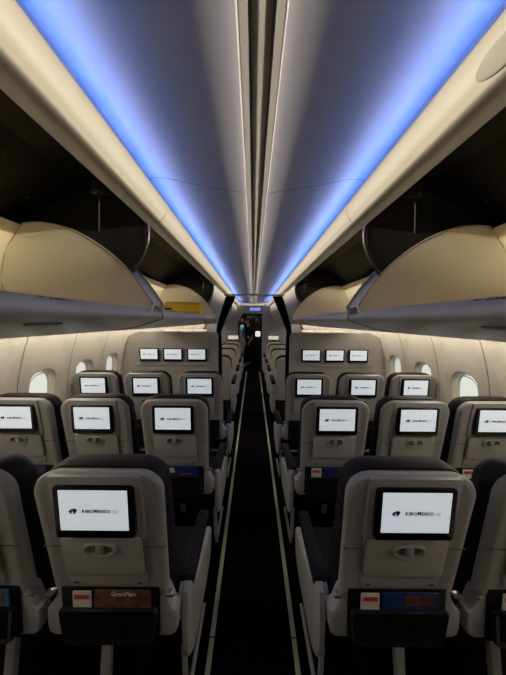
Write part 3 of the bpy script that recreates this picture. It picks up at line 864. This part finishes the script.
def person(label, loc, rotz, skin, top, bottom, hair, arm_fwd, lean=0.0):
    t = thing('person', label, 'person', loc, rotz)
    L = lambda x, y, z: (x, y-lean*max(0, z-.95), z)
    V = [L(0,0,.95), L(0,0,1.12), L(0,0,1.30), L(0,0,1.42), L(0,-.01,1.50), L(0,-.02,1.60), L(0,-.02,1.70)]
    R = [(.15,.11), (.125,.09), (.15,.10), (.12,.08), (.052,.052), (.078,.092), (.062,.075)]
    E = [(0,1), (1,2), (2,3), (3,4), (4,5), (5,6)]
    for s in (-1, 1):
        k = len(V)
        V += [L(s*.19,0,1.40), L(s*.22,.02,1.16), L(s*.20,-.10 if arm_fwd else .02,.98) if not arm_fwd else L(s*.19,-.20,1.10), L(s*.20,-.10,.86) if not arm_fwd else L(s*.14,-.34,1.13)]
        R += [.055, .043, .032, .022]; E += [(3, k), (k, k+1), (k+1, k+2), (k+2, k+3)]
        for fi, (fx, fl) in enumerate(((-.024, .065), (-.008, .075), (.008, .07), (.022, .055))):
            b = V[k+3]; j = len(V)
            d = (fx, -.05, -.02) if arm_fwd else (fx*.6, -.01+fx, -.06)
            V += [(b[0]+d[0], b[1]+d[1], b[2]+d[2]), (b[0]+d[0]*1.1, b[1]+d[1]*1.7, b[2]+d[2]*1.9)]
            R += [.009, .007]; E += [(k+3, j), (j, j+1)]
        j = len(V); b = V[k+3]; V += [(b[0]-s*.03, b[1]-.02, b[2]-.01)]; R += [.010]; E += [(k+3, j)]
        k = len(V)
        V += [(s*.09, 0, .84), (s*.10, -.01, .50), (s*.10, .01, .12), (s*.10, -.02, .04), (s*.11, -.17, .03)]
        R += [.095, .06, .042, .04, .03]; E += [(0, k), (k, k+1), (k+1, k+2), (k+2, k+3), (k+3, k+4)]
    body = skinned('body', V, E, R, skin, t)
    zc = lambda v: v.co.z
    # face: nose, mouth, eyes, ears
    hy, hz = -.02-lean*.66, 1.63
    bm = BM()
    bm.free()
    for s in (-1, 1):
        bm = BM(); q = bmesh.ops.create_uvsphere(bm, u_segments=8, v_segments=6, radius=.011); bmesh.ops.translate(bm, verts=q['verts'], vec=(s*.032, hy-.080, hz+.02))
        obj('eye', bm, M['dletter'], t)
    bm = BM(); tube(bm, [(0, hy-.082, hz+.02), (0, hy-.102, hz-.015), (0, hy-.085, hz-.022)], [.008, .013, .008], 8)
    obj('nose', bm, skin, t)
    for s in (-1, 1):
        bm = BM(); box(bm, s*.078-.008, s*.078+.008, hy-.015, hy+.02, hz-.02, hz+.03, .006); obj('ear', bm, skin, t)
    bm = BM(); box(bm, -.022, .022, hy-.084, hy-.074, hz-.052, hz-.044, .003); obj('mouth', bm, M['red'], t)
    # hair cap
    bm = BM(); q = bmesh.ops.create_uvsphere(bm, u_segments=18, v_segments=12, radius=1)
    for v in bm.verts:
        z = v.co.z; v.co = Vector((v.co.x*.090, hy+.018+v.co.y*.098, hz+.03+z*.105-(hair if (z < 0) else 0)*(-z)))
    obj('hair', bm, M['hair'], t)
    # clothes: torso and sleeves, then skirt or trousers
    Vt = [L(0,0,1.04), L(0,0,1.16), L(0,0,1.30), L(0,0,1.43)]; Rt = [(.158,.124), (.142,.108), (.16,.112), (.13,.09)]; Et = [(0,1), (1,2), (2,3)]
    for s in (-1, 1):
        k = len(Vt); Vt += [L(s*.19,0,1.40), L(s*.212,.012,1.24)]; Rt += [.064, .056]; Et += [(3, k), (k, k+1)]
        if top is M['black_cloth']: Vt += [L(s*.22,.02,1.15), L(s*.205,-.07,1.02)]; Rt += [.050, .040]; Et += [(k+1, k+2), (k+2, k+3)]
    skinned('shirt', Vt, Et, Rt, top, t)
    Vt = [L(0,0,1.10), (0, 0, .92)]; Rt = [(.160,.122), (.165,.125)]; Et = [(0, 1)]
    for s in (-1, 1):
        k = len(Vt); Vt += [(s*.09, 0, .80), (s*.10, -.005, .55 if top is M['aqua'] else .10)]; Rt += [.105, .075 if top is M['aqua'] else .055]; Et += [(1, k), (k, k+1)]
    skinned('trousers' if top is not M['aqua'] else 'shorts', Vt, Et, Rt, bottom, t)
    return t
person('person in light blue top and white shorts standing at the front doorway', (-.41, 9.15, 0), math.radians(90), M['face'], M['aqua'], M['white'], .10, False)
person('person in dark clothes standing in the galley beside the one in blue', (-.14, 9.56, 0), math.radians(-70), M['skin'], M['black_cloth'], M['black_cloth'], .02, False, .10)

# ------------------------------------------------------------------ floor path strips
for sx, sd in ((-1, 'left'), (1, 'right')):
    for (a, b, w) in ((.2, 1.213, 'nearest piece'), (1.219, YP-.3, 'long piece running to the front')):
        bm = BM(); x = sx*.213
        box(bm, x-.0125, x+.0125, a, b, 0, .004, .0012, 1)
        tag(obj('floor_path_strip', bm, M['glow']), 'pale green glow strip along the %s edge of the aisle, %s' % (sd, w), 'floor strip', 'floor path strips')

# ------------------------------------------------------------------ lights
def area(name, loc, d, sx_, sy_, col, e, spread=180):
    l = bpy.data.lights.new(name, 'AREA'); l.shape = 'RECTANGLE'; l.size = sx_; l.size_y = sy_; l.color = col; l.energy = e; l.spread = math.radians(spread)
    o = bpy.data.objects.new(name, l); C.objects.link(o); o.location = loc
    z = -Vector(d).normalized(); y = Vector((0, 1, 0)); x = y.cross(z).normalized()
    o.rotation_euler = Matrix((x, y, z)).transposed().to_euler()
    return o
LB, LW, LS, LD = 9.8, 60.0, 17.0, 15.5
y_on = -.30      # the lamps behind the viewer are off
ym, yl = (y_on+YP)/2, (YP-y_on)-.1
for s in (-1, 1):
    area('blue_cove_lamp', (s*.475, ym, 2.247), (-s*.72, 0, .69), .014, yl, (.06,.24,1.0), LB, 170)
    area('warm_cove_lamp', (s*.490, (YP-1.3)/2, 2.2202), (-s*1, 0, -.05), .012, YP+1.2, (1.0,.88,.68), LW, 90)
    area('seat_fill', (s*1.45, ym, 1.600), (-s*.62, 0, -.78), .03, yl, (1.0,.90,.76), LD, 130)  # added fill from the sides that brightens the seats
    area('sidewall_wash_lamp', (s*1.475, ym, 1.610), (s*.60, 0, -.80), .02, yl, (1.0,.88,.72), LS, 120)
l = bpy.data.lights.new('people_fill', 'POINT'); l.energy = 7.0; l.color = (1,.92,.8); l.shadow_soft_size = .05  # added fill for the two people, no visible fixture
o = bpy.data.objects.new('people_fill', l); C.objects.link(o); o.location = (-.45, 8.75, 1.92)

w = bpy.data.worlds.new('world'); S.world = w; w.use_nodes = True
bg = w.node_tree.nodes['Background']; bg.inputs[0].default_value = (.95,.95,.90,1); bg.inputs[1].default_value = .85

vs = S.view_settings
vs.view_transform = 'Standard'; vs.look = 'None'; vs.exposure = 0.0; vs.gamma = 1.0; vs.use_curve_mapping = False
S.cycles.use_denoising = True
S.cycles.max_bounces = 8; S.cycles.diffuse_bounces = 5
